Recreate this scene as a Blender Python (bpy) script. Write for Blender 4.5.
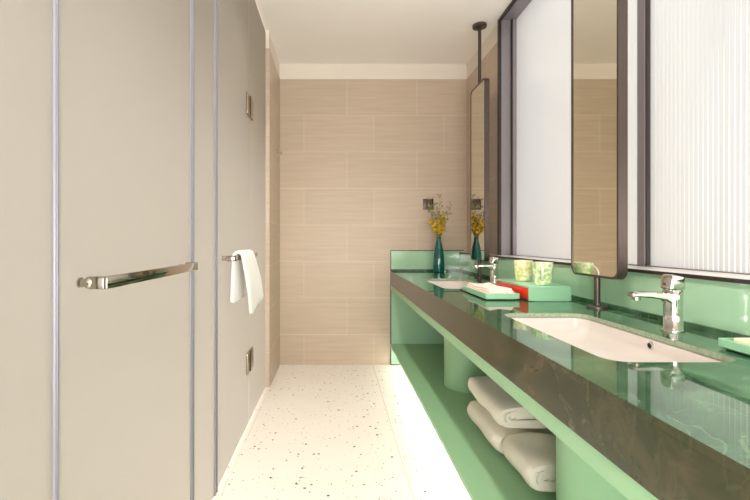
import bpy, bmesh, math, random
from mathutils import Vector, Matrix

# ---------------------------------------------------------------- clearing
for o in list(bpy.data.objects):
    bpy.data.objects.remove(o, do_unlink=True)
S = bpy.context.scene
COL = S.collection
PI = math.pi
rnd = random.Random(7)

# ---------------------------------------------------------------- camera, world, light, exposure
F, W, H = 417.0, 750.0, 500.0
VPX, VPY, EYE = 335.0, 240.5, 1.088
cam_data = bpy.data.cameras.new('camera')
cam = bpy.data.objects.new('camera', cam_data)
COL.objects.link(cam)
cam.location = (0, 0, EYE)
cam.rotation_euler = (PI / 2, 0, 0)
cam_data.sensor_width = 36
cam_data.lens = 36 * F / W
cam_data.shift_x = (W / 2 - VPX) / W
cam_data.shift_y = -(H / 2 - VPY) / W
cam_data.clip_start = 0.02
S.camera = cam

wd = bpy.data.worlds.new('world')
S.world = wd
wd.use_nodes = True
wd.node_tree.nodes['Background'].inputs[0].default_value = (0.95, 0.97, 1.0, 1)
wd.node_tree.nodes['Background'].inputs[1].default_value = 0.62

def area(name, loc, size, energy, color, rot=(0, 0, 0), size_y=None, spread=PI):
    d = bpy.data.lights.new(name, 'AREA')
    d.energy = energy
    d.color = color
    d.size = size
    d.spread = spread
    if size_y:
        d.shape = 'RECTANGLE'
        d.size_y = size_y
    o = bpy.data.objects.new(name, d)
    o.location = loc
    o.rotation_euler = rot
    COL.objects.link(o)
    return o

def spot(name, loc, energy, color, angle=100, blend=0.6, radius=0.05):
    d = bpy.data.lights.new(name, 'SPOT')
    d.energy = energy
    d.color = color
    d.spot_size = math.radians(angle)
    d.spot_blend = blend
    d.shadow_soft_size = radius
    o = bpy.data.objects.new(name, d)
    o.location = loc
    COL.objects.link(o)
    return o

WARM = (1.0, 0.94, 0.87)
SOFT = (1.0, 0.98, 0.955)
# daylight behind the fluted window
area('window_daylight', (3.0, 1.8, 1.9), 2.6, 42, (1.0, 0.985, 0.96), (0, math.radians(90), 0), 5.5)
# recessed ceiling downlights above the aisle
for i, y in enumerate((-0.3, 0.95, 2.2)):
    spot('ceiling_downlight', (0.06, y, 2.625), 52, WARM, 130, 0.8, 0.06)
# added fill lights behind the camera, brightening ceiling, back wall and cabinet
area('rear_fill_light', (0.3, -1.06, 1.35), 1.5, 96, SOFT, (math.radians(142), 0, 0), 2.3)
area('rear_low_fill_light', (-0.05, -1.06, 0.7), 0.8, 16, SOFT, (math.radians(90), 0, 0), 1.2)
# lamp in the shower cubicle, aimed down at its floor
area('shower_ceiling_light', (-1.1, 1.75, 2.60), 0.3, 42, SOFT, (0, 0, 0), 3.4, math.radians(72))

vs = S.view_settings
vs.view_transform = 'Standard'
vs.look = 'None'
vs.exposure = 0.40
vs.gamma = 1.0
vs.use_curve_mapping = False

# ---------------------------------------------------------------- materials
def srgb(r, g, b):
    def f(c):
        c /= 255.0
        return c / 12.92 if c <= 0.04045 else ((c + 0.055) / 1.055) ** 2.4
    return (f(r), f(g), f(b), 1)

def new_mat(name):
    m = bpy.data.materials.new(name)
    m.use_nodes = True
    nt = m.node_tree
    return m, nt, nt.nodes, nt.links, nt.nodes['Principled BSDF']

def pmat(name, col, rough=0.5, metal=0.0, noise=0.0, nscale=30.0, bump=0.0, spec=0.5, coat=0.0):
    m, nt, N, L, b = new_mat(name)
    b.inputs['Base Color'].default_value = col
    b.inputs['Roughness'].default_value = rough
    b.inputs['Metallic'].default_value = metal
    b.inputs['Specular IOR Level'].default_value = spec
    b.inputs['Coat Weight'].default_value = coat
    b.inputs['Coat Roughness'].default_value = 0.05
    if noise or bump:
        g = N.new('ShaderNodeNewGeometry')
        t = N.new('ShaderNodeTexNoise')
        t.inputs['Scale'].default_value = nscale
        t.inputs['Detail'].default_value = 4
        L.new(g.outputs['Position'], t.inputs['Vector'])
        if noise:
            hsv = N.new('ShaderNodeMix')
            hsv.data_type = 'RGBA'
            hsv.inputs['A'].default_value = tuple(c * (1 - noise) for c in col[:3]) + (1,)
            hsv.inputs['B'].default_value = tuple(min(1, c * (1 + noise)) for c in col[:3]) + (1,)
            L.new(t.outputs['Fac'], hsv.inputs['Factor'])
            L.new(hsv.outputs['Result'], b.inputs['Base Color'])
        if bump:
            bp = N.new('ShaderNodeBump')
            bp.inputs['Strength'].default_value = bump
            bp.inputs['Distance'].default_value = 0.004
            L.new(t.outputs['Fac'], bp.inputs['Height'])
            L.new(bp.outputs['Normal'], b.inputs['Normal'])
    return m

def tile_mat(name, axis):
    """600 x 300 beige wall tile with a faint horizontal grain; axis = horizontal world axis."""
    m, nt, N, L, b = new_mat(name)
    g = N.new('ShaderNodeNewGeometry')
    sp = N.new('ShaderNodeSeparateXYZ')
    L.new(g.outputs['Position'], sp.inputs[0])
    def add(sock, v):
        a = N.new('ShaderNodeMath'); a.operation = 'ADD'
        L.new(sock, a.inputs[0]); a.inputs[1].default_value = v
        return a.outputs[0]
    cb = N.new('ShaderNodeCombineXYZ')
    L.new(add(sp.outputs[axis], -0.105 + 6.14), cb.inputs[0])
    L.new(add(sp.outputs[2], 0.056), cb.inputs[1])
    br = N.new('ShaderNodeTexBrick')
    br.offset = 0.614
    br.inputs['Scale'].default_value = 1.0
    br.inputs['Brick Width'].default_value = 0.614
    br.inputs['Row Height'].default_value = 0.32
    br.inputs['Mortar Size'].default_value = 0.0028
    br.inputs['Mortar Smooth'].default_value = 0.3
    br.inputs['Color1'].default_value = srgb(200, 182, 162)
    br.inputs['Color2'].default_value = srgb(195, 178, 158)
    br.inputs['Mortar'].default_value = srgb(214, 199, 180)
    L.new(cb.outputs[0], br.inputs['Vector'])
    mp = N.new('ShaderNodeMapping')
    mp.inputs['Scale'].default_value = (1.6, 26.0, 1.0)
    L.new(cb.outputs[0], mp.inputs['Vector'])
    nz = N.new('ShaderNodeTexNoise')
    nz.inputs['Scale'].default_value = 1.5
    nz.inputs['Detail'].default_value = 6
    nz.inputs['Roughness'].default_value = 0.6
    L.new(mp.outputs[0], nz.inputs['Vector'])
    ramp = N.new('ShaderNodeValToRGB')
    ramp.color_ramp.elements[0].position = 0.25
    ramp.color_ramp.elements[0].color = (0.88, 0.87, 0.85, 1)
    ramp.color_ramp.elements[1].position = 0.75
    ramp.color_ramp.elements[1].color = (1.06, 1.05, 1.04, 1)
    L.new(nz.outputs['Fac'], ramp.inputs[0])
    mx = N.new('ShaderNodeMix'); mx.data_type = 'RGBA'; mx.blend_type = 'MULTIPLY'
    mx.inputs['Factor'].default_value = 1.0
    L.new(br.outputs['Color'], mx.inputs['A'])
    L.new(ramp.outputs['Color'], mx.inputs['B'])
    L.new(mx.outputs['Result'], b.inputs['Base Color'])
    b.inputs['Roughness'].default_value = 0.42
    bp = N.new('ShaderNodeBump'); bp.inputs['Strength'].default_value = 0.25; bp.inputs['Distance'].default_value = 0.002
    bp.invert = True
    L.new(br.outputs['Fac'], bp.inputs['Height'])
    L.new(bp.outputs['Normal'], b.inputs['Normal'])
    return m

def terrazzo_mat(name):
    m, nt, N, L, b = new_mat(name)
    g = N.new('ShaderNodeNewGeometry')
    base = N.new('ShaderNodeTexNoise'); base.inputs['Scale'].default_value = 3.0; base.inputs['Detail'].default_value = 3
    L.new(g.outputs['Position'], base.inputs['Vector'])
    br = N.new('ShaderNodeValToRGB')
    br.color_ramp.elements[0].color = srgb(242, 235, 225)
    br.color_ramp.elements[1].color = srgb(247, 241, 232)
    L.new(base.outputs['Fac'], br.inputs[0])
    cur = br.outputs['Color']
    for scale, dens, size, cols in ((38, 0.30, 0.27, ((92, 84, 76), (140, 126, 108), (186, 166, 138))),
                                    (75, 0.22, 0.30, ((120, 108, 95), (196, 176, 148), (90, 84, 78))),
                                    (24, 0.14, 0.16, ((84, 78, 70), (160, 138, 110), (206, 192, 170)))):
        v = N.new('ShaderNodeTexVoronoi'); v.inputs['Scale'].default_value = scale
        wob = N.new('ShaderNodeTexNoise'); wob.inputs['Scale'].default_value = scale * 2.2
        L.new(g.outputs['Position'], wob.inputs['Vector'])
        vm = N.new('ShaderNodeVectorMath'); vm.operation = 'MULTIPLY_ADD'
        L.new(wob.outputs['Color'], vm.inputs[0])
        vm.inputs[1].default_value = (0.45 / scale,) * 3
        L.new(g.outputs['Position'], vm.inputs[2])
        L.new(vm.outputs[0], v.inputs['Vector'])
        sep = N.new('ShaderNodeSeparateColor'); L.new(v.outputs['Color'], sep.inputs[0])
        sz = N.new('ShaderNodeMath'); sz.operation = 'MULTIPLY'; sz.inputs[1].default_value = size
        L.new(sep.outputs[1], sz.inputs[0])
        lt = N.new('ShaderNodeMath'); lt.operation = 'LESS_THAN'
        L.new(v.outputs['Distance'], lt.inputs[0]); L.new(sz.outputs[0], lt.inputs[1])
        dn = N.new('ShaderNodeMath'); dn.operation = 'LESS_THAN'; dn.inputs[1].default_value = dens
        L.new(sep.outputs[0], dn.inputs[0])
        an = N.new('ShaderNodeMath'); an.operation = 'MULTIPLY'
        L.new(lt.outputs[0], an.inputs[0]); L.new(dn.outputs[0], an.inputs[1])
        cr = N.new('ShaderNodeValToRGB'); cr.color_ramp.interpolation = 'CONSTANT'
        cr.color_ramp.elements[0].color = srgb(*cols[0])
        cr.color_ramp.elements[1].position = 0.66; cr.color_ramp.elements[1].color = srgb(*cols[2])
        e = cr.color_ramp.elements.new(0.33); e.color = srgb(*cols[1])
        L.new(sep.outputs[2], cr.inputs[0])
        mx = N.new('ShaderNodeMix'); mx.data_type = 'RGBA'
        L.new(an.outputs[0], mx.inputs['Factor']); L.new(cur, mx.inputs['A']); L.new(cr.outputs['Color'], mx.inputs['B'])
        cur = mx.outputs['Result']
    L.new(cur, b.inputs['Base Color'])
    b.inputs['Roughness'].default_value = 0.35
    return m

def marble_mat(name, dark, mid, light, vein, rough=0.05, ior=1.55, coat=0.0):
    m, nt, N, L, b = new_mat(name)
    g = N.new('ShaderNodeNewGeometry')
    n1 = N.new('ShaderNodeTexNoise'); n1.inputs['Scale'].default_value = 7; n1.inputs['Detail'].default_value = 8
    n1.inputs['Roughness'].default_value = 0.65; n1.inputs['Distortion'].default_value = 1.2
    L.new(g.outputs['Position'], n1.inputs['Vector'])
    r = N.new('ShaderNodeValToRGB')
    r.color_ramp.elements[0].position = 0.34; r.color_ramp.elements[0].color = dark
    r.color_ramp.elements[1].position = 0.70; r.color_ramp.elements[1].color = light
    e = r.color_ramp.elements.new(0.5); e.color = mid
    L.new(n1.outputs['Fac'], r.inputs[0])
    n2 = N.new('ShaderNodeTexNoise'); n2.inputs['Scale'].default_value = 4.5; n2.inputs['Detail'].default_value = 7
    n2.inputs['Distortion'].default_value = 2.0
    L.new(g.outputs['Position'], n2.inputs['Vector'])
    sb = N.new('ShaderNodeMath'); sb.operation = 'SUBTRACT'; sb.inputs[1].default_value = 0.5
    L.new(n2.outputs['Fac'], sb.inputs[0])
    ab = N.new('ShaderNodeMath'); ab.operation = 'ABSOLUTE'; L.new(sb.outputs[0], ab.inputs[0])
    vr = N.new('ShaderNodeValToRGB')
    vr.color_ramp.elements[0].color = (0.55, 0.55, 0.55, 1); vr.color_ramp.elements[1].position = 0.02
    vr.color_ramp.elements[1].color = (0, 0, 0, 1)
    L.new(ab.outputs[0], vr.inputs[0])
    mx = N.new('ShaderNodeMix'); mx.data_type = 'RGBA'
    L.new(vr.outputs['Color'], mx.inputs['Factor']); L.new(r.outputs['Color'], mx.inputs['A']); mx.inputs['B'].default_value = vein
    L.new(mx.outputs['Result'], b.inputs['Base Color'])
    b.inputs['Roughness'].default_value = rough
    b.inputs['IOR'].default_value = ior
    b.inputs['Coat Weight'].default_value = coat
    b.inputs['Coat IOR'].default_value = 1.7
    b.inputs['Coat Roughness'].default_value = 0.02
    return m

def frosted_mat(name, tr_col, df_col, mix, gloss, rough):
    """etched glass face: scatters the light that comes through and a little of the light that falls on it."""
    m, nt, N, L, b = new_mat(name)
    N.remove(b)
    out = N['Material Output']
    t = N.new('ShaderNodeBsdfTranslucent'); t.inputs[0].default_value = tr_col
    d = N.new('ShaderNodeBsdfDiffuse'); d.inputs[0].default_value = df_col
    ms = N.new('ShaderNodeMixShader'); ms.inputs[0].default_value = mix
    L.new(t.outputs[0], ms.inputs[1]); L.new(d.outputs[0], ms.inputs[2])
    gl = N.new('ShaderNodeBsdfGlossy'); gl.inputs['Roughness'].default_value = rough
    fr = N.new('ShaderNodeFresnel'); fr.inputs[0].default_value = 1.45
    mu = N.new('ShaderNodeMath'); mu.operation = 'MULTIPLY'; mu.inputs[1].default_value = gloss
    L.new(fr.outputs[0], mu.inputs[0])
    m2 = N.new('ShaderNodeMixShader')
    L.new(mu.outputs[0], m2.inputs[0]); L.new(ms.outputs[0], m2.inputs[1]); L.new(gl.outputs[0], m2.inputs[2])
    L.new(m2.outputs[0], out.inputs[0])
    return m

def clear_mat(name, col):
    m, nt, N, L, b = new_mat(name)
    N.remove(b)
    t = N.new('ShaderNodeBsdfTransparent'); t.inputs[0].default_value = col
    L.new(t.outputs[0], N['Material Output'].inputs[0])
    return m

def emit_mat(name, col, strength):
    m, nt, N, L, b = new_mat(name)
    N.remove(b)
    e = N.new('ShaderNodeEmission'); e.inputs[0].default_value = col; e.inputs[1].default_value = strength
    L.new(e.outputs[0], N['Material Output'].inputs[0])
    return m

def floral_mat(name, base, c1, c2, scale):
    m, nt, N, L, b = new_mat(name)
    g = N.new('ShaderNodeNewGeometry')
    n1 = N.new('ShaderNodeTexNoise'); n1.inputs['Scale'].default_value = scale; n1.inputs['Detail'].default_value = 3
    L.new(g.outputs['Position'], n1.inputs['Vector'])
    r = N.new('ShaderNodeValToRGB'); r.color_ramp.interpolation = 'LINEAR'
    r.color_ramp.elements[0].position = 0.40; r.color_ramp.elements[0].color = c1
    r.color_ramp.elements[1].position = 0.62; r.color_ramp.elements[1].color = c2
    e = r.color_ramp.elements.new(0.50); e.color = base
    L.new(n1.outputs['Fac'], r.inputs[0])
    L.new(r.outputs['Color'], b.inputs['Base Color'])
    b.inputs['Roughness'].default_value = 0.15
    return m

M = {}
M['tile_x'] = tile_mat('beige_tile_back', 0)
M['tile_y'] = tile_mat('beige_tile_side', 1)
M['paint'] = pmat('ceiling_paint', srgb(243, 237, 230), 0.8, noise=0.02, nscale=4)
M['band'] = pmat('band_paint_darkened', srgb(230, 221, 209), 0.8, noise=0.02, nscale=4)  # wall paint darkened to offset the frontal fill on this strip
M['satin'] = pmat('satin_nickel', srgb(178, 169, 157), 0.09, 1.0)
M['plain'] = pmat('plain_beige_wall', srgb(214, 202, 186), 0.7)
M['terrazzo'] = terrazzo_mat('cream_terrazzo')
M['grout'] = pmat('grout', srgb(222, 208, 188), 0.8)
M['curb'] = pmat('stone_curb', srgb(236, 225, 208), 0.4)
M['bronze'] = pmat('bronze_metal', srgb(86, 75, 68), 0.32, 0.6, noise=0.05, nscale=60)
M['frame'] = pmat('grey_bronze_frame', srgb(138, 131, 135), 0.34, 0.2)
M['frame_dark'] = pmat('dark_frame', srgb(62, 54, 50), 0.4, 0.5)
M['sill'] = pmat('window_sill_metal', srgb(222, 219, 215), 0.3)
M['chrome'] = pmat('chrome', srgb(214, 211, 206), 0.05, 1.0)
M['nickel'] = pmat('brushed_nickel', srgb(176, 164, 148), 0.25, 1.0)
M['mirror'] = pmat('mirror_silver', srgb(226, 222, 208), 0.0, 1.0)
M['green'] = pmat('mint_green_lacquer', srgb(150, 193, 150), 0.38, noise=0.015, nscale=8)
M['splash'] = pmat('mint_glass', srgb(168, 208, 174), 0.08, coat=0.3)
M['marble'] = marble_mat('green_marble', srgb(34, 66, 42), srgb(54, 92, 64), srgb(86, 122, 90), srgb(100, 130, 98), 0.035, 1.72, 0.0)
M['marble_apron'] = marble_mat('marble_reflected_tint', srgb(40, 50, 26), srgb(58, 60, 35), srgb(84, 74, 52), srgb(76, 78, 50), 0.2)  # same green marble, browned to put warm reflections into the colour
M['rim'] = pmat('honed_marble_rim', srgb(150, 164, 138), 0.6, noise=0.6, nscale=110)
M['ceramic'] = pmat('white_ceramic', srgb(212, 203, 196), 0.08, coat=0.4)
M['black'] = pmat('black_void', srgb(14, 12, 11), 0.6)
M['towel'] = pmat('white_terry', srgb(250, 247, 242), 0.95, noise=0.06, nscale=500, bump=0.8, spec=0.1)
M['bath_towel'] = pmat('cream_terry', srgb(250, 243, 228), 0.95, noise=0.06, nscale=420, bump=0.8, spec=0.1)
M['pinkcloth'] = pmat('blush_cloth', srgb(244, 222, 212), 0.9, noise=0.04, nscale=200, bump=0.4, spec=0.1)
M['tray'] = pmat('mint_tray', srgb(150, 204, 166), 0.28)
M['red'] = pmat('red_panel', srgb(230, 54, 28), 0.35)
M['teal'] = pmat('teal_glass', srgb(6, 92, 84), 0.06, coat=0.5)
M['mug_yellow'] = floral_mat('yellow_floral_glaze', srgb(238, 230, 176), srgb(214, 214, 130), srgb(243, 238, 218), 55)
M['mug_green'] = floral_mat('green_floral_glaze', srgb(210, 226, 176), srgb(158, 204, 140), srgb(240, 240, 216), 55)
M['mug_inner'] = pmat('cream_glaze', srgb(244, 238, 220), 0.12)
M['stem'] = pmat('dry_stem', srgb(120, 116, 62), 0.8)
M['blossom'] = pmat('yellow_blossom', srgb(206, 172, 52), 0.8, noise=0.25, nscale=60)
M['twig'] = pmat('olive_leaf', srgb(142, 136, 78), 0.8, noise=0.15, nscale=60)
M['soap'] = pmat('cream_soap', srgb(248, 226, 196), 0.4)
M['soap_orange'] = pmat('peach_soap', srgb(244, 190, 142), 0.4)
M['etched'] = frosted_mat('etched_glass', srgb(206, 202, 194), srgb(116, 114, 110), 0.55, 0.35, 0.30)
M['fluted'] = frosted_mat('fluted_glass', srgb(250, 248, 246), srgb(245, 243, 240), 0.25, 0.4, 0.25)
M['clear'] = clear_mat('clear_glass_back', (0.97, 0.98, 0.97, 1))
M['seal'] = pmat('clear_seal', srgb(134, 132, 140), 0.3)
M['seal_dark'] = pmat('seal_dark_lip', srgb(112, 114, 124), 0.3)  # darker grey lip on the edge seal
M['led'] = emit_mat('led_strip', (1.0, 0.95, 0.88, 1), 20.0)

# ---------------------------------------------------------------- mesh helpers
def BM():
    return bmesh.new()

def box(bm, x0, x1, y0, y1, z0, z1, bevel=0.0, seg=2):
    r = bmesh.ops.create_cube(bm, size=1.0)
    vv = r['verts']
    for v in vv:
        v.co = Vector(((x0 + x1) / 2 + v.co.x * (x1 - x0), (y0 + y1) / 2 + v.co.y * (y1 - y0), (z0 + z1) / 2 + v.co.z * (z1 - z0)))
    if bevel:
        ed = list({e for v in vv for e in v.link_edges})
        bmesh.ops.bevel(bm, geom=ed, offset=bevel, segments=seg, profile=0.5, affect='EDGES', clamp_overlap=True)

def loft(bm, rings, cap0=True, cap1=True, closed=True):
    vr = [[bm.verts.new(p) for p in r] for r in rings]
    n = len(rings[0])
    for a, b in zip(vr[:-1], vr[1:]):
        for i in range(n if closed else n - 1):
            j = (i + 1) % n
            bm.faces.new((a[i], a[j], b[j], b[i]))
    if cap0:
        bm.faces.new(list(reversed(vr[0])))
    if cap1:
        bm.faces.new(vr[-1])
    return vr

def lathe(bm, prof, c=(0, 0, 0), n=32, cap0=True, cap1=True):
    rings = [[(c[0] + r * math.cos(2 * PI * i / n), c[1] + r * math.sin(2 * PI * i / n), c[2] + z) for i in range(n)] for r, z in prof]
    loft(bm, rings, cap0, cap1)

def tube(bm, pts, rad, n=10, cap=True):
    pts = [Vector(p) for p in pts]
    rads = rad if isinstance(rad, (list, tuple)) else [rad] * len(pts)
    rings = []
    up = None
    for i, p in enumerate(pts):
        t = (pts[min(i + 1, len(pts) - 1)] - pts[max(i - 1, 0)]).normalized()
        if up is None:
            up = Vector((0, 0, 1)) if abs(t.z) < 0.9 else Vector((1, 0, 0))
        a = t.cross(up).normalized()
        up = a.cross(t).normalized()
        rings.append([tuple(p + (a * math.cos(2 * PI * k / n) + up * math.sin(2 * PI * k / n)) * rads[i]) for k in range(n)])
    loft(bm, rings, cap, cap)

def rrect(x0, x1, y0, y1, r, n=8):
    out = []
    for cx, cy, a0 in ((x1 - r, y1 - r, 0), (x0 + r, y1 - r, PI / 2), (x0 + r, y0 + r, PI), (x1 - r, y0 + r, 3 * PI / 2)):
        for k in range(n + 1):
            a = a0 + PI / 2 * k / n
            out.append((cx + r * math.cos(a), cy + r * math.sin(a)))
    return out

def finish(name, bm, mats, loc=(0, 0, 0), smooth=None):
    bmesh.ops.recalc_face_normals(bm, faces=bm.faces)
    me = bpy.data.meshes.new(name)
    if any(loc):
        bmesh.ops.translate(bm, verts=bm.verts, vec=-Vector(loc))
    bm.to_mesh(me)
    bm.free()
    for m in (mats if isinstance(mats, (list, tuple)) else [mats]):
        me.materials.append(m)
    if smooth is not None:
        me.polygons.foreach_set('use_smooth', [True] * len(me.polygons))
        me.set_sharp_from_angle(angle=math.radians(smooth))
    return me

def link(name, me, loc=(0, 0, 0), parent=None):
    o = bpy.data.objects.new(name, me)
    o.location = loc
    if parent:
        o.parent = parent
    COL.objects.link(o)
    return o

def struct(name, bm, mats, parent=None, smooth=None):
    o = link(name, finish(name, bm, mats, (0, 0, 0), smooth), parent=parent)
    if not parent:
        o['kind'] = 'structure'
    return o

def tag(o, label, cat, group=None):
    o['label'] = label
    o['category'] = cat
    if group:
        o['group'] = group
    return o

def thing(name, label, cat, loc, group=None):
    return tag(link(name, None, loc), label, cat, group)

def part(name, bm, mats, root, smooth=40, label=None):
    """mesh given in world coordinates, stored relative to its root."""
    base = root
    loc = Vector((0, 0, 0))
    while base is not None:
        loc += base.location
        base = base.parent
    o = link(name, finish(name, bm, mats, tuple(loc), smooth), parent=root)
    if label:
        o['label'] = label
    return o

def solo(name, bm, mats, loc, label, cat, group=None, smooth=40):
    return tag(link(name, finish(name, bm, mats, loc, smooth), loc), label, cat, group)

def copy_thing(root, loc, label):
    r = root.copy(); COL.objects.link(r); r.location = loc; r['label'] = label
    for ch in list(root.children):
        c = ch.copy(); COL.objects.link(c); c.parent = r
        for g in list(ch.children):
            d = g.copy(); COL.objects.link(d); d.parent = c
    return r

# ---------------------------------------------------------------- setting
YB, YF = 3.655, -1.1          # back wall, wall behind the camera
XR, XL = 1.155, -0.4825       # right tiled wall, tiled nib on the left
XS = -1.55                    # far side of the shower
HC, HT = 2.638, 2.504         # ceiling, top of the tiling
XG = -0.51                    # shower glass
XP = 1.262                    # window glass
YW = 2.926                    # far jamb of the window
ZC = 0.822                    # worktop
XC = 0.483                    # worktop front
XB = 1.092                    # backsplash front
ZS = 0.984                    # sill

bm = BM(); box(bm, XS - 0.1, 0.328, YF - 0.1, YB + 0.1, -0.1, 0); box(bm, 0.333, 1.5, YF - 0.1, YB + 0.1, -0.1, 0)
struct('floor', bm, M['terrazzo'])
bm = BM(); box(bm, 0.328, 0.333, YF, YB, -0.05, -0.0012)
struct('trim_1', bm, M['grout'])
bm = BM(); box(bm, XS - 0.1, 1.5, YF - 0.1, YB + 0.1, HC, HC + 0.1)
struct('ceiling', bm, M['paint'])
bm = BM(); box(bm, XS, 1.5, YB, YB + 0.1, 0, HT)
wb = struct('wall_back', bm, M['tile_x'])
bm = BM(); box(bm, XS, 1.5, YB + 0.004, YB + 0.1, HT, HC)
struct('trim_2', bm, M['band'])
# tiled nib on the left and the shower enclosure behind the glass
bm = BM(); box(bm, -0.56, XL, 3.07, YB, 0, HT)
struct('wall_left', bm, M['tile_y'])
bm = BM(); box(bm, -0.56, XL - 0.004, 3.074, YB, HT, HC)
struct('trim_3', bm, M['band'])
bm = BM(); box(bm, XS - 0.1, XS, YF, YB, 0, HC)
struct('wall_shower', bm, M['plain'])
bm = BM(); box(bm, XS - 0.1, 1.5, YF - 0.1, YF, 0, HC)
struct('wall_front', bm, M['plain'])
# right wall: tiled pier beyond the window, low wall under it
bm = BM(); box(bm, XR, 1.5, YW + 0.004, YB, ZS, HT); box(bm, XR, 1.5, YF, YB, 0, ZS - 0.03)
struct('wall_right', bm, M['tile_y'])
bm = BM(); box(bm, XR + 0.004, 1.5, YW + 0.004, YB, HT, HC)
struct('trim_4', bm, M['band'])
# dark metal lining of the window opening: jamb, head
bm = BM()
box(bm, XR - 0.006, XP - 0.03, YW - 0.012, YW + 0.004, ZS, HC - 0.001)
box(bm, XP - 0.028, XP + 0.03, YW - 0.03, YW + 0.004, ZS, HC - 0.001)
struct('trim_5', bm, M['frame'])
bm = BM()
box(bm, XR - 0.012, XR + 0.006, YW - 0.016, YW + 0.008, ZS, HC - 0.0005)
box(bm, XR - 0.012, XR + 0.006, YF, YW - 0.016, HC - 0.02, HC - 0.0005)
box(bm, XP - 0.035, XP - 0.028, YW - 0.034, YW - 0.011, ZS, HC - 0.012)
struct('trim_6', bm, M['frame_dark'])
bm = BM(); box(bm, XR + 0.006, XP + 0.03, YF, YW - 0.012, HC - 0.012, HC - 0.0006)
struct('trim_7', bm, M['frame'])
# sill
bm = BM(); box(bm, XB - 0.004, XP + 0.03, YF, YB - 0.02, ZS - 0.01, ZS, 0.002)
struct('trim_8', bm, M['sill'])
bm = BM(); box(bm, XB - 0.010, XB - 0.0042, YF, YB - 0.02, ZS - 0.011, ZS + 0.001, 0.001)
struct('trim_13', bm, M['frame_dark'])

# windows: fluted glass panes with their frames
def window(name, y0, y1):
    root = link(name, None, (XP, (y0 + y1) / 2, ZS)); root['kind'] = 'structure'
    bm = BM()
    pitch, amp = 0.019, 0.0010
    n = int((y1 - y0) / pitch) * 8
    ys = [y0 + (y1 - y0) * i / n for i in range(n + 1)]
    prof = [(XP - amp * abs(math.sin(PI * (y - y0) / pitch)), y) for y in ys]
    z0, z1 = ZS, HC - 0.012
    a = [bm.verts.new((x, y, z0)) for x, y in prof]
    b = [bm.verts.new((x, y, z1)) for x, y in prof]
    for i in range(n):
        f = bm.faces.new((a[i], a[i + 1], b[i + 1], b[i])); f.material_index = 0
    c = [bm.verts.new(p) for p in ((XP + 0.006, y0, z0), (XP + 0.006, y1, z0), (XP + 0.006, y1, z1), (XP + 0.006, y0, z1))]
    f = bm.faces.new(c); f.material_index = 1
    me = bpy.data.meshes.new('pane')
    bmesh.ops.translate(bm, verts=bm.verts, vec=-root.location)
    bm.to_mesh(me); bm.free()
    me.materials.append(M['fluted']); me.materials.append(M['clear'])
    me.polygons.foreach_set('use_smooth', [True] * len(me.polygons))
    me.set_sharp_from_angle(angle=math.radians(50))
    link('pane', me, parent=root)
    bm = BM()
    box(bm, XP - 0.012, XP + 0.02, y0 - 0.004, y1 + 0.004, ZS - 0.0005, ZS + 0.004)
    part('bottom_frame', bm, M['frame'], root, None)
    return root
window('window_1', 1.726, YW - 0.03)
window('window_2', -0.95, 1.667)
bm = BM(); box(bm, XP - 0.015, XP + 0.02, 1.679, 1.722, ZS, HC - 0.012, 0.002)
struct('trim_9', bm, M['frame'])
bm = BM(); box(bm, XP - 0.013, XP + 0.015, 1.671, 1.679, ZS, HC - 0.012)
struct('trim_10', bm, M['frame_dark'])
# wall closing the window side behind the camera
bm = BM(); box(bm, XR, 1.5, YF, -0.955, ZS, HC)
struct('trim_11', bm, M['plain'])
# stone curb under the shower glass
bm = BM(); box(bm, XG - 0.03, XL, YF, 3.07, 0, 0.008, 0.001)
struct('trim_12', bm, M['terrazzo'])

# ---------------------------------------------------------------- shower screen
GZ0, GZ1 = 0.012, 2.618

def glass_sheet(bm, y0, y1):
    """10 mm sheet: etched room face (slot 0), clear back and edges (slot 1)."""
    x0, x1 = XG - 0.010, XG
    v = [bm.verts.new(p) for p in ((x1, y0, GZ0), (x1, y1, GZ0), (x1, y1, GZ1), (x1, y0, GZ1),
                                   (x0, y0, GZ0), (x0, y1, GZ0), (x0, y1, GZ1), (x0, y0, GZ1))]
    f = bm.faces.new(v[:4]); f.material_index = 0
    for q in ((4, 5, 6, 7), (0, 1, 5, 4), (1, 2, 6, 5), (2, 3, 7, 6), (3, 0, 4, 7)):
        f = bm.faces.new([v[i] for i in q]); f.material_index = 1

GL = [M['etched'], M['clear']]

def seal(root, y0, y1, dark_first=True):
    bm = BM(); box(bm, XG - 0.011, XG + 0.004, y0, y1, GZ0, GZ1 - 0.004, 0.0015)
    s = part('seal', bm, M['seal'], root, None, 'clear plastic edge seal')
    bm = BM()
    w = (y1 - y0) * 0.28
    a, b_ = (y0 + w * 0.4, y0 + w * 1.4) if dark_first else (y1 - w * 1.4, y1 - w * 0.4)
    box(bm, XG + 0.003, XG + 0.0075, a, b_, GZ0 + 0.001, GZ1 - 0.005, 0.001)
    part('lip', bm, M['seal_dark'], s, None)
    return s

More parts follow.
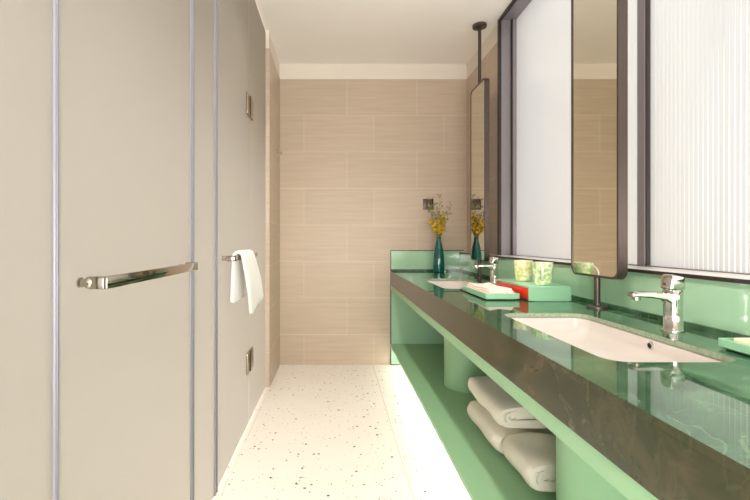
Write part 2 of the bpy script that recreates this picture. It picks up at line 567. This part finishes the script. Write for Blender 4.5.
def bar_handle(root, ya, yb, zc):
    """flat bar bent back to the glass at the near end and held by a stud at both ends."""
    xo, th, hh = -0.4524, 0.008, 0.0127
    bm = BM()
    box(bm, xo - th, xo, ya, yb, zc - hh, zc + hh, 0.0012)
    box(bm, XG + 0.020, xo - th + 0.001, ya, ya + 0.010, zc - hh, zc + hh, 0.001)
    box(bm, XG + 0.020, xo - th + 0.001, yb - 0.010, yb, zc - hh, zc + hh, 0.001)
    h = part('handle', bm, M['satin'], root, 30, 'flat polished metal bar handle')
    for y, kk in ((ya + 0.005, 1.0), (yb - 0.005, 0.7)):
        bm = BM()
        rings = []
        for x, r in ((XG + 0.0002, 0.0105), (XG + 0.004, 0.0105), (XG + 0.005, 0.0085), (XG + 0.015, 0.0085), (XG + 0.016, 0.012), (XG + 0.021, 0.012), (XG + 0.024, 0.009)):
            rings.append([(x, y + kk * r * math.cos(2 * PI * k / 20), zc + kk * r * math.sin(2 * PI * k / 20)) for k in range(20)])
        loft(bm, rings)
        part('stud', bm, M['satin'], h, 40)
    return h

# fixed panel nearest the camera
r = thing('glass_panel', 'frosted fixed glass panel at the left edge of the photo', 'glass panel', (XG, -0.1, 0.012), 'frosted shower screen panels')
bm = BM(); glass_sheet(bm, YF + 0.005, 0.752); part('glass', bm, GL, r, None)
# near door
r = thing('shower_door', 'nearer frosted glass shower door with the bare metal bar handle', 'shower door', (XG, 1.1, 0.012), 'frosted shower screen panels')
bm = BM(); glass_sheet(bm, 0.768, 1.466); part('glass', bm, GL, r, None)
seal(r, 0.754, 0.7665); seal(r, 1.467, 1.496, False)
bar_handle(r, 0.8275, 1.377, 1.0037)
# fixed strip between the doors
r = thing('glass_panel', 'narrow frosted glass strip standing between the two shower doors', 'glass panel', (XG, 1.62, 0.012), 'frosted shower screen panels')
bm = BM(); glass_sheet(bm, 1.499, 1.754); part('glass', bm, GL, r, None)
# far door
r = thing('shower_door', 'farther frosted glass shower door whose bar holds the white hand towel', 'shower door', (XG, 2.13, 0.012), 'frosted shower screen panels')
bm = BM(); glass_sheet(bm, 1.796, 2.470); part('glass', bm, GL, r, None)
seal(r, 1.757, 1.795, False)
bar_handle(r, 1.882, 2.430, 1.0065)
for z in (1.88, 0.379):
    bm = BM(); box(bm, XG + 0.0002, XG + 0.010, 2.385, 2.469, z - 0.060, z + 0.060, 0.002)
    box(bm, XG - 0.020, XG - 0.0102, 2.385, 2.469, z - 0.060, z + 0.060, 0.002)
    h = part('hinge', bm, M['nickel'], r, 30, 'square metal glass hinge')
    bm = BM(); tube(bm, [(XG + 0.008, 2.463, z - 0.06), (XG + 0.008, 2.463, z + 0.06)], 0.0075, 12)
    part('hinge_pin', bm, M['frame_dark'], h, 30)
# far fixed panel
r = thing('glass_panel', 'frosted fixed glass panel between far shower door and tiled nib', 'glass panel', (XG, 2.77, 0.012), 'frosted shower screen panels')
bm = BM(); glass_sheet(bm, 2.474, 3.066); part('glass', bm, GL, r, None)
for z in (1.88, 0.379):
    bm = BM(); box(bm, XG + 0.0002, XG + 0.011, 2.476, 2.55, z - 0.060, z + 0.060, 0.002)
    part('hinge_leaf', bm, M['nickel'], r, 30, 'square metal hinge leaf')

# robe hook on the tiled nib
r = thing('robe_hook', 'small metal robe hook on the tiled nib beside the shower', 'hook', (XL, 3.469, 1.80))
bm = BM(); box(bm, XL - 0.001, XL + 0.005, 3.449, 3.489, 1.785, 1.845, 0.0015); part('plate', bm, M['nickel'], r)
bm = BM(); tube(bm, [(XL + 0.004, 3.469, 1.81), (XL + 0.03, 3.469, 1.805), (XL + 0.038, 3.469, 1.825)], 0.006, 10); part('peg', bm, M['nickel'], r)

# hand towel draped over the far bar
def hand_towel():
    """one cloth over the bar: back hem, up, over, down to a slanting front hem."""
    bm = BM()
    zt = 1.0065 + 0.0127
    zb_back, zb_front = 0.79, 0.712
    pts = []
    for k in range(10):
        t = k / 9
        pts.append((-0.4785 + 0.006 * t, zb_back + (zt - 0.012 - zb_back) * t, 'b', t))
    for k in range(1, 8):
        a = PI - PI * k / 8
        pts.append((-0.4545 + 0.019 * math.cos(a), zt - 0.008 + 0.022 * math.sin(a), 't', k / 8))
    for k in range(18):
        t = k / 17
        pts.append((-0.4340 + 0.010 * math.sin(t * PI * 0.9), zt - 0.010 + (zb_front - zt + 0.010) * t, 'f', t))
    th = 0.0085
    rings = []
    n = 24
    for i, (x, z, s, t) in enumerate(pts):
        x0, z0 = pts[max(i - 1, 0)][:2]; x1, z1 = pts[min(i + 1, len(pts) - 1)][:2]
        d = Vector((x1 - x0, 0, z1 - z0)).normalized()
        nrm = Vector((-d.z, 0, d.x))
        if s == 'b':
            ya, yb = 1.925 - 0.01 * (1 - t), 2.17
        elif s == 't':
            ya, yb = 1.93 + 0.02 * t, 2.17 + 0.06 * t
        else:
            ya, yb = 1.95 + 0.13 * t ** 1.1, 2.23 + 0.24 * t ** 0.9
        o_, i_ = [], []
        for k in range(n + 1):
            v = k / n
            y = ya + (yb - ya) * v
            wob = 0.007 * math.sin(v * 8 + t * 1.5) * t if s == 'f' else 0.001
            # the far half of the front is folded shorter
            dz = 0.035 * max(0.0, min(1.0, (v - 0.45) / 0.12)) * t ** 3 if s == 'f' else 0
            hem = 1.3 if (s == 'f' and 0.84 < t < 0.93) else 1.0
            edge = 0.5 if k in (0, n) else 1.0
            p = Vector((x + wob, y, z + dz))
            o_.append(p + nrm * th * hem * edge); i_.append(p - nrm * th * edge)
        rings.append(o_ + list(reversed(i_)))
    loft(bm, rings)
    return bm
o = solo('hand_towel', hand_towel(), M['towel'], (-0.4524, 2.15, 1.0), 'white hand towel draped over the bar of the far shower door', 'towel', smooth=70)
sub = o.modifiers.new('soft', 'SUBSURF'); sub.levels = 1; sub.render_levels = 1

# ---------------------------------------------------------------- vanity cabinet
VY0 = -0.55
vr = thing('vanity_cabinet', 'mint green open vanity cabinet carrying the marble worktop', 'cabinet', (0.8, 1.5, 0.16))
bm = BM(); box(bm, XC + 0.004, XC + 0.05, VY0, YB - 0.017, 0.657, 0.699, 0.0015); part('rail', bm, M['green'], vr, None)
bm = BM(); box(bm, XC + 0.002, XR - 0.03, VY0, YB - 0.017, 0.163, 0.185, 0.0015); part('shelf', bm, M['green'], vr, None)
bm = BM(); box(bm, XR - 0.045, XR - 0.003, VY0, YB - 0.017, 0.185, 0.699); part('back_panel', bm, M['green'], vr, None)
bm = BM(); box(bm, XR - 0.10, XR - 0.045, VY0, YB - 0.017, 0.657, 0.699); part('rear_rail', bm, M['green'], vr, None)
for yc in (1.258, 2.60):
    bm = BM(); lathe(bm, [(0.14, 0.185), (0.14, 0.690)], (0.825, yc, 0), 64); part('column', bm, M['green'], vr, 40)
bm = BM(); box(bm, XC + 0.002, XR - 0.03, VY0 - 0.02, VY0, 0.163, 0.699); part('end_board', bm, M['green'], vr, None)

# green end panel on the back wall, with its dark edging
r = thing('end_panel', 'mint green panel on the back wall at the end of the vanity', 'panel', (0.8, YB - 0.008, 0.0))
bm = BM(); box(bm, XC + 0.008, XB + 0.03, YB - 0.014, YB - 0.001, 0.008, 0.996); part('board', bm, M['splash'], r, None)
bm = BM()
box(bm, XC, XC + 0.008, YB - 0.017, YB - 0.001, 0.0, 1.004)
box(bm, XC + 0.008, XB + 0.03, YB - 0.017, YB - 0.001, 0.0, 0.008)
box(bm, XC + 0.008, XB + 0.03, YB - 0.017, YB - 0.001, 0.996, 1.004)
part('edging', bm, M['bronze'], r, None, 'dark bronze edging')

# glass backsplash under the window
bm = BM(); box(bm, XB, XB + 0.012, VY0, YB - 0.018, ZC + 0.001, ZS - 0.0105, 0.001)
solo('backsplash', bm, M['splash'], (XB, 1.5, ZC), 'long mint green glass backsplash between worktop and window', 'backsplash', smooth=None)

# LED strip under the shelf
r = thing('light_strip', 'glowing warm white LED strip under the vanity shelf', 'light', (0.62, 1.5, 0.150))
bm = BM(); box(bm, 0.60, 0.64, VY0, YB - 0.03, 0.153, 0.163); part('channel', bm, M['nickel'], r, None)
bm = BM(); box(bm, 0.605, 0.635, VY0 + 0.01, YB - 0.04, 0.149, 0.153); part('diffuser', bm, M['led'], r, None, 'glowing diffuser')

# ---------------------------------------------------------------- worktop with two cut-outs
BX0, BX1, BL = 0.603, 0.905, 0.615
BASINS = (1.219, 2.605)
TH = 0.015
cr = thing('countertop', 'polished green marble worktop with two sink cut-outs', 'countertop', (0.8, 1.5, 0.699))
bm = BM()
def loop(pts, z):
    v = [bm.verts.new((x, y, z)) for x, y in pts]
    return [bm.edges.new((v[i], v[(i + 1) % len(v)])) for i in range(len(v))]
edges = loop([(XC, VY0), (XB + 0.012, VY0), (XB + 0.012, YB - 0.018), (XC, YB - 0.018)], ZC)
for yc in BASINS:
    edges += loop(rrect(BX0, BX1, yc - BL / 2, yc + BL / 2, 0.05), ZC)
res = bmesh.ops.triangle_fill(bm, use_beauty=True, use_dissolve=False, edges=edges)
faces = [f for f in res['geom'] if isinstance(f, bmesh.types.BMFace)]
# remove any faces that filled the holes
for f in list(faces):
    c = f.calc_center_median()
    for yc in BASINS:
        if BX0 + 0.002 < c.x < BX1 - 0.002 and abs(c.y - yc) < BL / 2 - 0.002 and all(
                BX0 - 0.001 <= v.co.x <= BX1 + 0.001 and abs(v.co.y - yc) <= BL / 2 + 0.001 for v in f.verts):
            bm.faces.remove(f); faces.remove(f); break
ext = bmesh.ops.extrude_face_region(bm, geom=faces)
bmesh.ops.translate(bm, verts=[g for g in ext['geom'] if isinstance(g, bmesh.types.BMVert)], vec=(0, 0, -TH))
bmesh.ops.recalc_face_normals(bm, faces=bm.faces)
for f in bm.faces:
    c = f.calc_center_median()
    if abs(f.normal.z) < 0.5:
        f.material_index = 1 if c.x < XC + 0.01 else (2 if BX0 - 0.01 < c.x < BX1 + 0.01 and VY0 + 0.1 < c.y < YB - 0.1 else 0)
part('slab', bm, [M['marble'], M['marble_apron'], M['rim']], cr, None)
bm = BM(); box(bm, XC + 0.0015, XC + 0.03, VY0, YB - 0.018, 0.699, ZC - TH, 0.0015)
part('apron', bm, M['marble_apron'], cr, None, 'green marble front apron, coloured with warm reflections')
bm = BM(); box(bm, XB - 0.012, XB - 0.0003, VY0, YB - 0.031, ZC, ZC + 0.016, 0.001); box(bm, XC + 0.008, XB - 0.0003, YB - 0.030, YB - 0.018, ZC, ZC + 0.016, 0.001)
part('upstand', bm, M['marble'], cr, None)

# undermount basins
def basin(yc, label):
    r = thing('sink_basin', label, 'sink', (0.755, yc, 0.70), 'undermount sinks in the marble worktop')
    bm = BM()
    zt = ZC - TH - 0.0005
    spec = [(-0.020, zt, 0.07), (-0.004, zt, 0.054), (-0.001, zt - 0.004, 0.052), (0.003, zt - 0.030, 0.05), (0.010, zt - 0.042, 0.05), (0.028, zt - 0.056, 0.05), (0.07, zt - 0.076, 0.05), (0.12, zt - 0.086, 0.02)]
    rings = []
    for ins, z, rad in spec:
        rings.append([(x, y, z) for x, y in rrect(BX0 + ins, BX1 - ins, yc - BL / 2 + ins, yc + BL / 2 - ins, max(0.012, rad), 8)])
    outer = [[(x, y, z - 0.012) for x, y in rrect(BX0 + ins - 0.004, BX1 - ins + 0.004, yc - BL / 2 + ins - 0.004, yc + BL / 2 - ins + 0.004, max(0.016, rad), 8)]
             for ins, z, rad in spec[:1] + spec[3:]]
    loft(bm, list(reversed(outer)) + rings)
    part('bowl', bm, M['ceramic'], r, 60)
    bm = BM(); lathe(bm, [(0.0225, zt - 0.0865), (0.0225, zt - 0.083), (0.016, zt - 0.0815)], (0.754, yc, 0), 24)
    part('drain', bm, M['chrome'], r)
    # overflow on the rear wall of the bowl
    bm = BM()
    xo = BX1 - 0.0005; z = zt - 0.020; y = yc - 0.025
    rings = []
    for x, rr in ((xo, 0.0125), (xo - 0.004, 0.0125), (xo - 0.004, 0.008), (xo - 0.001, 0.008)):
        rings.append([(x, y + rr * math.cos(2 * PI * k / 20), z + rr * math.sin(2 * PI * k / 20)) for k in range(20)])
    loft(bm, rings, True, False)
    ov = part('overflow_ring', bm, M['chrome'], r)
    bm = BM()
    loft(bm, [[(x, y + 0.008 * math.cos(2 * PI * k / 20), z + 0.008 * math.sin(2 * PI * k / 20)) for k in range(20)] for x in (xo - 0.0005, xo - 0.0025)])
    part('overflow_hole', bm, M['black'], ov)
    return r
basin(BASINS[0], 'nearer white undermount sink basin in the green marble worktop')
basin(BASINS[1], 'farther white undermount sink basin, partly hidden behind the cloth tray')

# ---------------------------------------------------------------- faucets
def faucet(x, y, label):
    r = thing('faucet', label, 'faucet', (x, y, ZC), 'chrome basin mixers')
    z = ZC
    bm = BM()
    prof = []
    def ring(zz, a, b_, dx=0.0):
        return [(x + dx + a * math.cos(2 * PI * k / 28), y + b_ * math.sin(2 * PI * k / 28), zz) for k in range(28)]
    loft(bm, [ring(z + 0.0003, 0.028, 0.027), ring(z + 0.006, 0.028, 0.027), ring(z + 0.009, 0.025, 0.024), ring(z + 0.05, 0.0235, 0.0225), ring(z + 0.095, 0.024, 0.023), ring(z + 0.118, 0.025, 0.024), ring(z + 0.122, 0.022, 0.021)])
    part('body', bm, M['chrome'], r, 45)
    bm = BM()
    rings = []
    for dx, w, h0, h1 in ((-0.005, 0.019, 0.074, 0.114), (-0.03, 0.0175, 0.092, 0.115), (-0.07, 0.0165, 0.098, 0.115), (-0.10, 0.016, 0.100, 0.115), (-0.123, 0.015, 0.101, 0.113), (-0.127, 0.013, 0.103, 0.111)):
        rings.append([(x + dx, y + w * sx, z + zz) for sx, zz in ((-1, h0 + 0.004), (-0.7, h0), (0.7, h0), (1, h0 + 0.004), (1, h1 - 0.004), (0.7, h1), (-0.7, h1), (-1, h1 - 0.004))])
    loft(bm, rings)
    sp = part('spout', bm, M['chrome'], r, 35)
    bm = BM(); lathe(bm, [(0.009, 0.091), (0.0115, 0.092), (0.0115, 0.102)], (x - 0.109, y, z), 20)
    part('aerator', bm, M['nickel'], sp)
    bm = BM()
    # lever: a slanted block on top of the body, tipping back towards the splash
    rings = []
    for zz, dx, a, b_ in ((0.1225, 0.0, 0.021, 0.020), (0.127, -0.001, 0.0245, 0.0225), (0.150, -0.001, 0.0235, 0.0215), (0.161, 0.002, 0.021, 0.020), (0.163, 0.003, 0.017, 0.016)):
        rings.append([(x + dx + px, y + py, z + zz - (px * 0.22 if zz > 0.14 else 0)) for px, py in rrect(-a, a, -b_, b_, b_ * 0.45, 5)])
    loft(bm, rings)
    lv = part('lever', bm, M['chrome'], r, 35)
    bm = BM(); rings = []
    for xx, rr in ((-0.0245, 0.0035), (-0.0262, 0.0035)):
        rings.append([(x + xx, y + rr * math.cos(2 * PI * k / 12), z + 0.138 + rr * math.sin(2 * PI * k / 12)) for k in range(12)])
    loft(bm, rings); part('index_dot', bm, M['bronze'], lv)
    return r
fa = faucet(0.9935, 1.2257, 'chrome mixer faucet behind the nearer sink')
copy_thing(fa, (0.9935, 2.60, ZC), 'chrome mixer faucet behind the farther sink')

# ---------------------------------------------------------------- pole mirrors
def pole_mirror(y, label):
    X = 1.040
    r = thing('pole_mirror', label, 'mirror', (X, y, ZC), 'framed mirrors on floor to ceiling poles')
    z0, z1, hw, rad = 0.944, 2.208, 0.151, 0.036
    xf, xb = 1.022, 1.056
    bm = BM()
    o = rrect(y - hw, y + hw, z0, z1, rad, 8); i = rrect(y - hw + 0.009, y + hw - 0.009, z0 + 0.009, z1 - 0.009, rad - 0.009, 8)
    n = len(o)
    vo = [[bm.verts.new((x, a, b_)) for a, b_ in o] for x in (xf, xb)]
    vi = [[bm.verts.new((x, a, b_)) for a, b_ in i] for x in (xf, xb)]
    for k in range(n):
        j = (k + 1) % n
        bm.faces.new((vo[0][k], vo[0][j], vo[1][j], vo[1][k]))
        bm.faces.new((vi[0][k], vi[1][k], vi[1][j], vi[0][j]))
        bm.faces.new((vo[0][k], vi[0][k], vi[0][j], vo[0][j]))
        bm.faces.new((vo[1][k], vo[1][j], vi[1][j], vi[1][k]))
    part('frame', bm, M['bronze'], r, 40, 'dark bronze rounded frame')
    bm = BM()
    g = rrect(y - hw + 0.0088, y + hw - 0.0088, z0 + 0.0088, z1 - 0.0088, rad - 0.0088, 8)
    loft(bm, [[(x, a, b_) for a, b_ in g] for x in (xf + 0.003, xb - 0.004)])
    part('mirror_glass', bm, M['mirror'], r, 30, 'silvered mirror face')
    for za, zb, nm in ((ZC + 0.006, z0 + 0.001, 'lower_pole'), (z1 - 0.001, HC - 0.006, 'upper_pole')):
        bm = BM(); lathe(bm, [(0.0115, za), (0.0115, zb)], (X, y, 0), 20); part(nm, bm, M['bronze'], r)
    bm = BM(); lathe(bm, [(0.038, ZC + 0.0002), (0.038, ZC + 0.006), (0.035, ZC + 0.009), (0.0135, ZC + 0.010), (0.0135, ZC + 0.016)], (X, y, 0), 32); part('base_flange', bm, M['bronze'], r)
    bm = BM(); lathe(bm, [(0.0135, HC - 0.030), (0.0135, HC - 0.022), (0.048, HC - 0.018), (0.050, HC - 0.0002)], (X, y, 0), 32); part('ceiling_flange', bm, M['bronze'], r)
    return r
pm = pole_mirror(1.655, 'nearer tall bronze-framed mirror, the one reflecting a mug')
copy_thing(pm, (1.040, 3.0, ZC), 'farther tall bronze-framed mirror, beside the flower vase')

# ---------------------------------------------------------------- switch plate
r = thing('switch_plate', 'dark bronze switch plate on the tiled back wall above the vase', 'switch', (0.816, YB, 1.36))
bm = BM(); box(bm, 0.770, 0.862, YB - 0.008, YB + 0.001, 1.358, 1.452, 0.002); part('plate', bm, M['bronze'], r)
for k in (0, 1):
    x0 = 0.778 + k * 0.040
    bm = BM(); box(bm, x0, x0 + 0.036, YB - 0.011, YB - 0.007, 1.368, 1.442, 0.0015); part('rocker', bm, M['bronze'], r)

# ---------------------------------------------------------------- vase and flowers
VX, VY = 0.868, 3.49
r = thing('vase', 'slender teal glass bottle vase on the far end of the worktop', 'vase', (VX, VY, ZC))
bm = BM()
k = 0.29 / 0.30
prof = [(0.040, 0.0003), (0.046, 0.004), (0.048, 0.02), (0.047, 0.09), (0.043, 0.15), (0.034, 0.205), (0.024, 0.245), (0.0185, 0.268), (0.018, 0.285), (0.021, 0.292), (0.0185, 0.292), (0.015, 0.285), (0.0155, 0.265), (0.03, 0.20), (0.040, 0.12), (0.042, 0.03)]
lathe(bm, [(a, b_) for a, b_ in prof], (VX, VY, ZC), 32)
part('body', bm, M['teal'], r, 50)
r = thing('dried_flowers', 'bunch of yellow dried flower sprigs standing in the teal vase', 'flowers', (VX, VY, ZC + 0.26))
def ball(bm, p, s, n=5):
    rot = Matrix.Rotation(rnd.uniform(0, 6), 3, Vector((rnd.uniform(-1, 1), rnd.uniform(-1, 1), rnd.uniform(-1, 1))).normalized())
    g = bmesh.ops.create_icosphere(bm, subdivisions=1, radius=1.0)
    for v in g['verts']:
        c = rot @ v.co
        v.co = Vector((p[0] + c.x * s * rnd.uniform(0.8, 1.2), p[1] + c.y * s * rnd.uniform(0.8, 1.2), p[2] + c.z * s * 1.1 * rnd.uniform(0.8, 1.2)))
for i in range(18):
    ang = i * 2.399
    yellow = i < 11
    h = rnd.uniform(0.05, 0.17) if yellow else rnd.uniform(0.19, 0.35)
    lean = rnd.uniform(0.02, 0.075) if yellow else rnd.uniform(0.04, 0.12)
    p0 = Vector((VX + 0.007 * math.cos(ang), VY + 0.007 * math.sin(ang), ZC + 0.27))
    p3 = Vector((VX + lean * math.cos(ang), VY + lean * 0.7 * math.sin(ang), ZC + 0.29 + h))
    pm_ = (p0 + p3) / 2 + Vector((0, 0, 0.02))
    pts = [((1 - t) ** 2) * p0 + 2 * t * (1 - t) * pm_ + t * t * p3 for t in [q / 7 for q in range(8)]]
    bm = BM(); tube(bm, pts, [0.0024 - 0.0002 * q for q in range(8)], 5)
    n0 = len(bm.faces)
    tips = []
    for q in range(3, 8):
        for s_ in range(2):
            a = rnd.uniform(0, 2 * PI)
            e = pts[q] + Vector((math.cos(a) * 0.024, math.sin(a) * 0.024, rnd.uniform(0.0, 0.035)))
            tube(bm, [pts[q], e], [0.0014, 0.001], 4); tips.append((pts[q], e))
    n1 = len(bm.faces)
    for p, e in tips:
        ball(bm, e, rnd.uniform(0.009, 0.015) if yellow else rnd.uniform(0.004, 0.008))
        ball(bm, p.lerp(e, 0.5), rnd.uniform(0.006, 0.010) if yellow else rnd.uniform(0.003, 0.005))
    bm.faces.ensure_lookup_table()
    for f in bm.faces[n1:]:
        f.material_index = 1
    part('sprig', bm, [M['stem'] if yellow else M['twig'], M['blossom'] if yellow else M['twig']], r, 70)

# ---------------------------------------------------------------- worktop objects
def tray(x0, x1, y0, y1, h, label):
    r = thing('tray', label, 'tray', ((x0 + x1) / 2, (y0 + y1) / 2, ZC), 'mint green amenity trays')
    bm = BM()
    def R(ins, z, rad): return [(x, y, z) for x, y in rrect(x0 + ins, x1 - ins, y0 + ins, y1 - ins, rad, 4)]
    loft(bm, [R(0.004, ZC + 0.004, 0.006), R(0, ZC + 0.007, 0.008), R(0, ZC + h - 0.001, 0.008), R(0.001, ZC + h, 0.008), R(0.006, ZC + h, 0.006), R(0.007, ZC + 0.010, 0.005)])
    part('body', bm, M['tray'], r, 30)
    bm = BM(); loft(bm, [R(0.010, ZC + 0.0002, 0.006), R(0.010, ZC + 0.0045, 0.006)])
    part('foot', bm, M['black'], r, None, 'dark recessed foot')
    return r
tray(0.668, 0.822, 1.85, 2.19, 0.030, 'mint tray holding the folded pale cloth, between the two sinks')
def folded_cloth(x0, x1, y0, y1, z0, h):
    bm = BM()
    n = 4
    for k in range(n):
        za = z0 + h * k / n; zb = z0 + h * (k + 1) / n + 0.0004
        ins = 0.004 * k + rnd.uniform(0, 0.002)
        box(bm, x0 + ins, x1 - ins, y0 + ins * 1.2, y1 - ins, za, zb, (zb - za) * 0.42, 3)
    bmesh.ops.subdivide_edges(bm, edges=[e for e in bm.edges if e.calc_length() > 0.06], cuts=7, use_grid_fill=True)
    for v in bm.verts:
        f = (v.co.z - z0) / h
        v.co.z += f * 0.006 * (math.sin(v.co.x * 40) * math.cos(v.co.y * 23) + 0.4)
    return bm
solo('washcloth', folded_cloth(0.678, 0.812, 1.86, 2.18, ZC + 0.0105, 0.034), M['pinkcloth'], (0.745, 2.02, ZC + 0.01), 'folded pale blush cloth stacked in the mint tray', 'cloth', smooth=60)

# mint box with the red side
r = thing('storage_box', 'mint green box with a red side standing before the backsplash', 'box', (0.94, 2.0, ZC))
bx0, bx1, by0, by1, bh = 0.845, 1.030, 1.818, 2.19, 0.066
bm = BM()
box(bm, bx0, bx1, by0, by1, ZC + bh - 0.009, ZC + bh, 0.0012)
box(bm, bx0, bx1, by0, by0 + 0.006, ZC + 0.003, ZC + bh - 0.0088)
box(bm, bx0, bx1, by1 - 0.006, by1, ZC + 0.003, ZC + bh - 0.0088)
box(bm, bx1 - 0.006, bx1, by0 + 0.006, by1 - 0.006, ZC + 0.003, ZC + bh - 0.0088)
box(bm, bx0 + 0.02, bx1 - 0.006, by0 + 0.006, by1 - 0.006, ZC + 0.0002, ZC + 0.006)
part('shell', bm, M['tray'], r, 30)
bm = BM(); box(bm, bx0 + 0.001, bx0 + 0.012, by0 + 0.0065, by1 - 0.0065, ZC + 0.007, ZC + bh - 0.0095, 0.001)
part('side_panel', bm, M['red'], r, 30, 'bright red side panel')

def mug(x, y, z, ang, mat, label):
    r = thing('mug', label, 'mug', (x, y, z), 'floral mugs on the mint box')
    bm = BM()
    lathe(bm, [(0.030, 0.0003), (0.034, 0.002), (0.037, 0.02), (0.041, 0.06), (0.0445, 0.100), (0.0445, 0.102), (0.042, 0.102)], (x, y, z), 40, True, False)
    part('cup', bm, mat, r, 50)
    bm = BM(); lathe(bm, [(0.0421, 0.1018), (0.0385, 0.06), (0.034, 0.012), (0.0, 0.0065)][:3] + [(0.001, 0.0085)], (x, y, z), 40, False, True)
    part('lining', bm, M['mug_inner'], r, 50)
    bm = BM(); pts = []
    for k in range(13):
        a = -PI / 2 + PI * k / 12
        rr = 0.036 + 0.036 * math.cos(a)
        pts.append((x + rr * math.cos(ang), y + rr * math.sin(ang), z + 0.056 + 0.032 * math.sin(a)))
    pts[0] = (x + 0.0385 * math.cos(ang), y + 0.0385 * math.sin(ang), z + 0.024); pts[-1] = (x + 0.042 * math.cos(ang), y + 0.042 * math.sin(ang), z + 0.088)
    tube(bm, pts, 0.0048, 8); part('handle', bm, M['mug_inner'], r, 60, 'cream glazed handle')
zb = ZC + bh
mug(0.932, 2.065, zb, 1.1, M['mug_yellow'], 'mug with yellow floral glaze on the mint box')
mug(0.935, 1.880, zb, -2.03, M['mug_green'], 'mug with green floral glaze, nearer on the mint box')

# soap tray at the right edge
tray(0.942, 1.068, 0.74, 1.030, 0.026, 'mint tray at the right edge of the photo, near the closer faucet')
for i, (x, y, m, lab) in enumerate(((1.008, 0.962, 'soap', 'cream soap bar lying in the mint tray at the right edge'),)):
    bm = BM(); box(bm, x - 0.046, x + 0.046, y - 0.05, y + 0.05, ZC + 0.0103, ZC + 0.032, 0.008, 4)
    solo('soap_bar', bm, M[m], (x, y, ZC + 0.0103), lab, 'soap', smooth=60)
# ---------------------------------------------------------------- folded bath towels on the shelf
def u_frac(i, n):
    return i / n

def bath_towel(x0, y0, y1, z0, w, h, label, turns=2.6):
    """a thick band rolled flat: the folds show at its ends."""
    bm = BM()
    t = h / 5.6
    # flattened spiral in the XZ plane, from the centre outwards
    N = 120
    pts = []
    for i in range(N + 1):
        u = i / N
        a = 2 * PI * turns * u
        rr = t * 0.30 + (h / 2 - t * 0.5 - t * 0.30) * u
        flat = (w - h) / 2
        c, s = math.cos(a), math.sin(a)
        x = rr * c + flat * max(-1, min(1, c * 1.6)) * (0.75 + 0.25 * u)
        pts.append((x0 + w / 2 - x, z0 + h / 2 + rr * s))
    L_, R_ = [], []
    for i, (x, z) in enumerate(pts):
        x_, z_ = pts[max(i - 1, 0)]; x2, z2 = pts[min(i + 1, N)]
        d = Vector((x2 - x_, 0, z2 - z_)).normalized(); n = Vector((-d.z, 0, d.x))
        hw = t * (0.43 if u_frac(i, N) > 0.35 else 0.52) * (1 if i < N - 4 else (N - i + 1) / 6)
        L_.append(Vector((x, 0, z)) + n * hw); R_.append(Vector((x, 0, z)) - n * hw)
    prof = L_ + list(reversed(R_))
    cen = Vector((x0 + w / 2, 0, z0 + h / 2))
    rings = []
    ny = 14
    for k in range(ny + 1):
        v = k / ny
        y = y0 + (y1 - y0) * v
        e = min(v, 1 - v) * (y1 - y0)
        sc = 1 - 0.10 * max(0, 1 - e / 0.03) ** 2
        ring_ = []
        for q, p in enumerate(prof):
            pp = cen + (p - cen) * sc
            ring_.append((pp.x + 0.003 * math.sin(y * 31 + pp.z * 20), y + 0.004 * math.sin(q * 0.21), max(z0 + 0.0005, pp.z + 0.002 * math.sin(y * 24 + pp.x * 30))))
        rings.append(ring_)
    loft(bm, rings)
    return solo('bath_towel', bm, M['bath_towel'], (x0 + w / 2, (y0 + y1) / 2, z0), label, 'towel', 'folded bath towels on the vanity shelf', smooth=60)
bath_towel(0.641, 1.72, 2.10, 0.186, 0.30, 0.112, 'cream folded bath towel at the bottom of the stack of two')
bath_towel(0.650, 1.71, 2.12, 0.2985, 0.30, 0.116, 'cream folded bath towel on top of the stack of two')
bath_towel(0.655, 1.46, 1.705, 0.186, 0.30, 0.130, 'cream folded bath towel lying alone nearest on the vanity shelf')
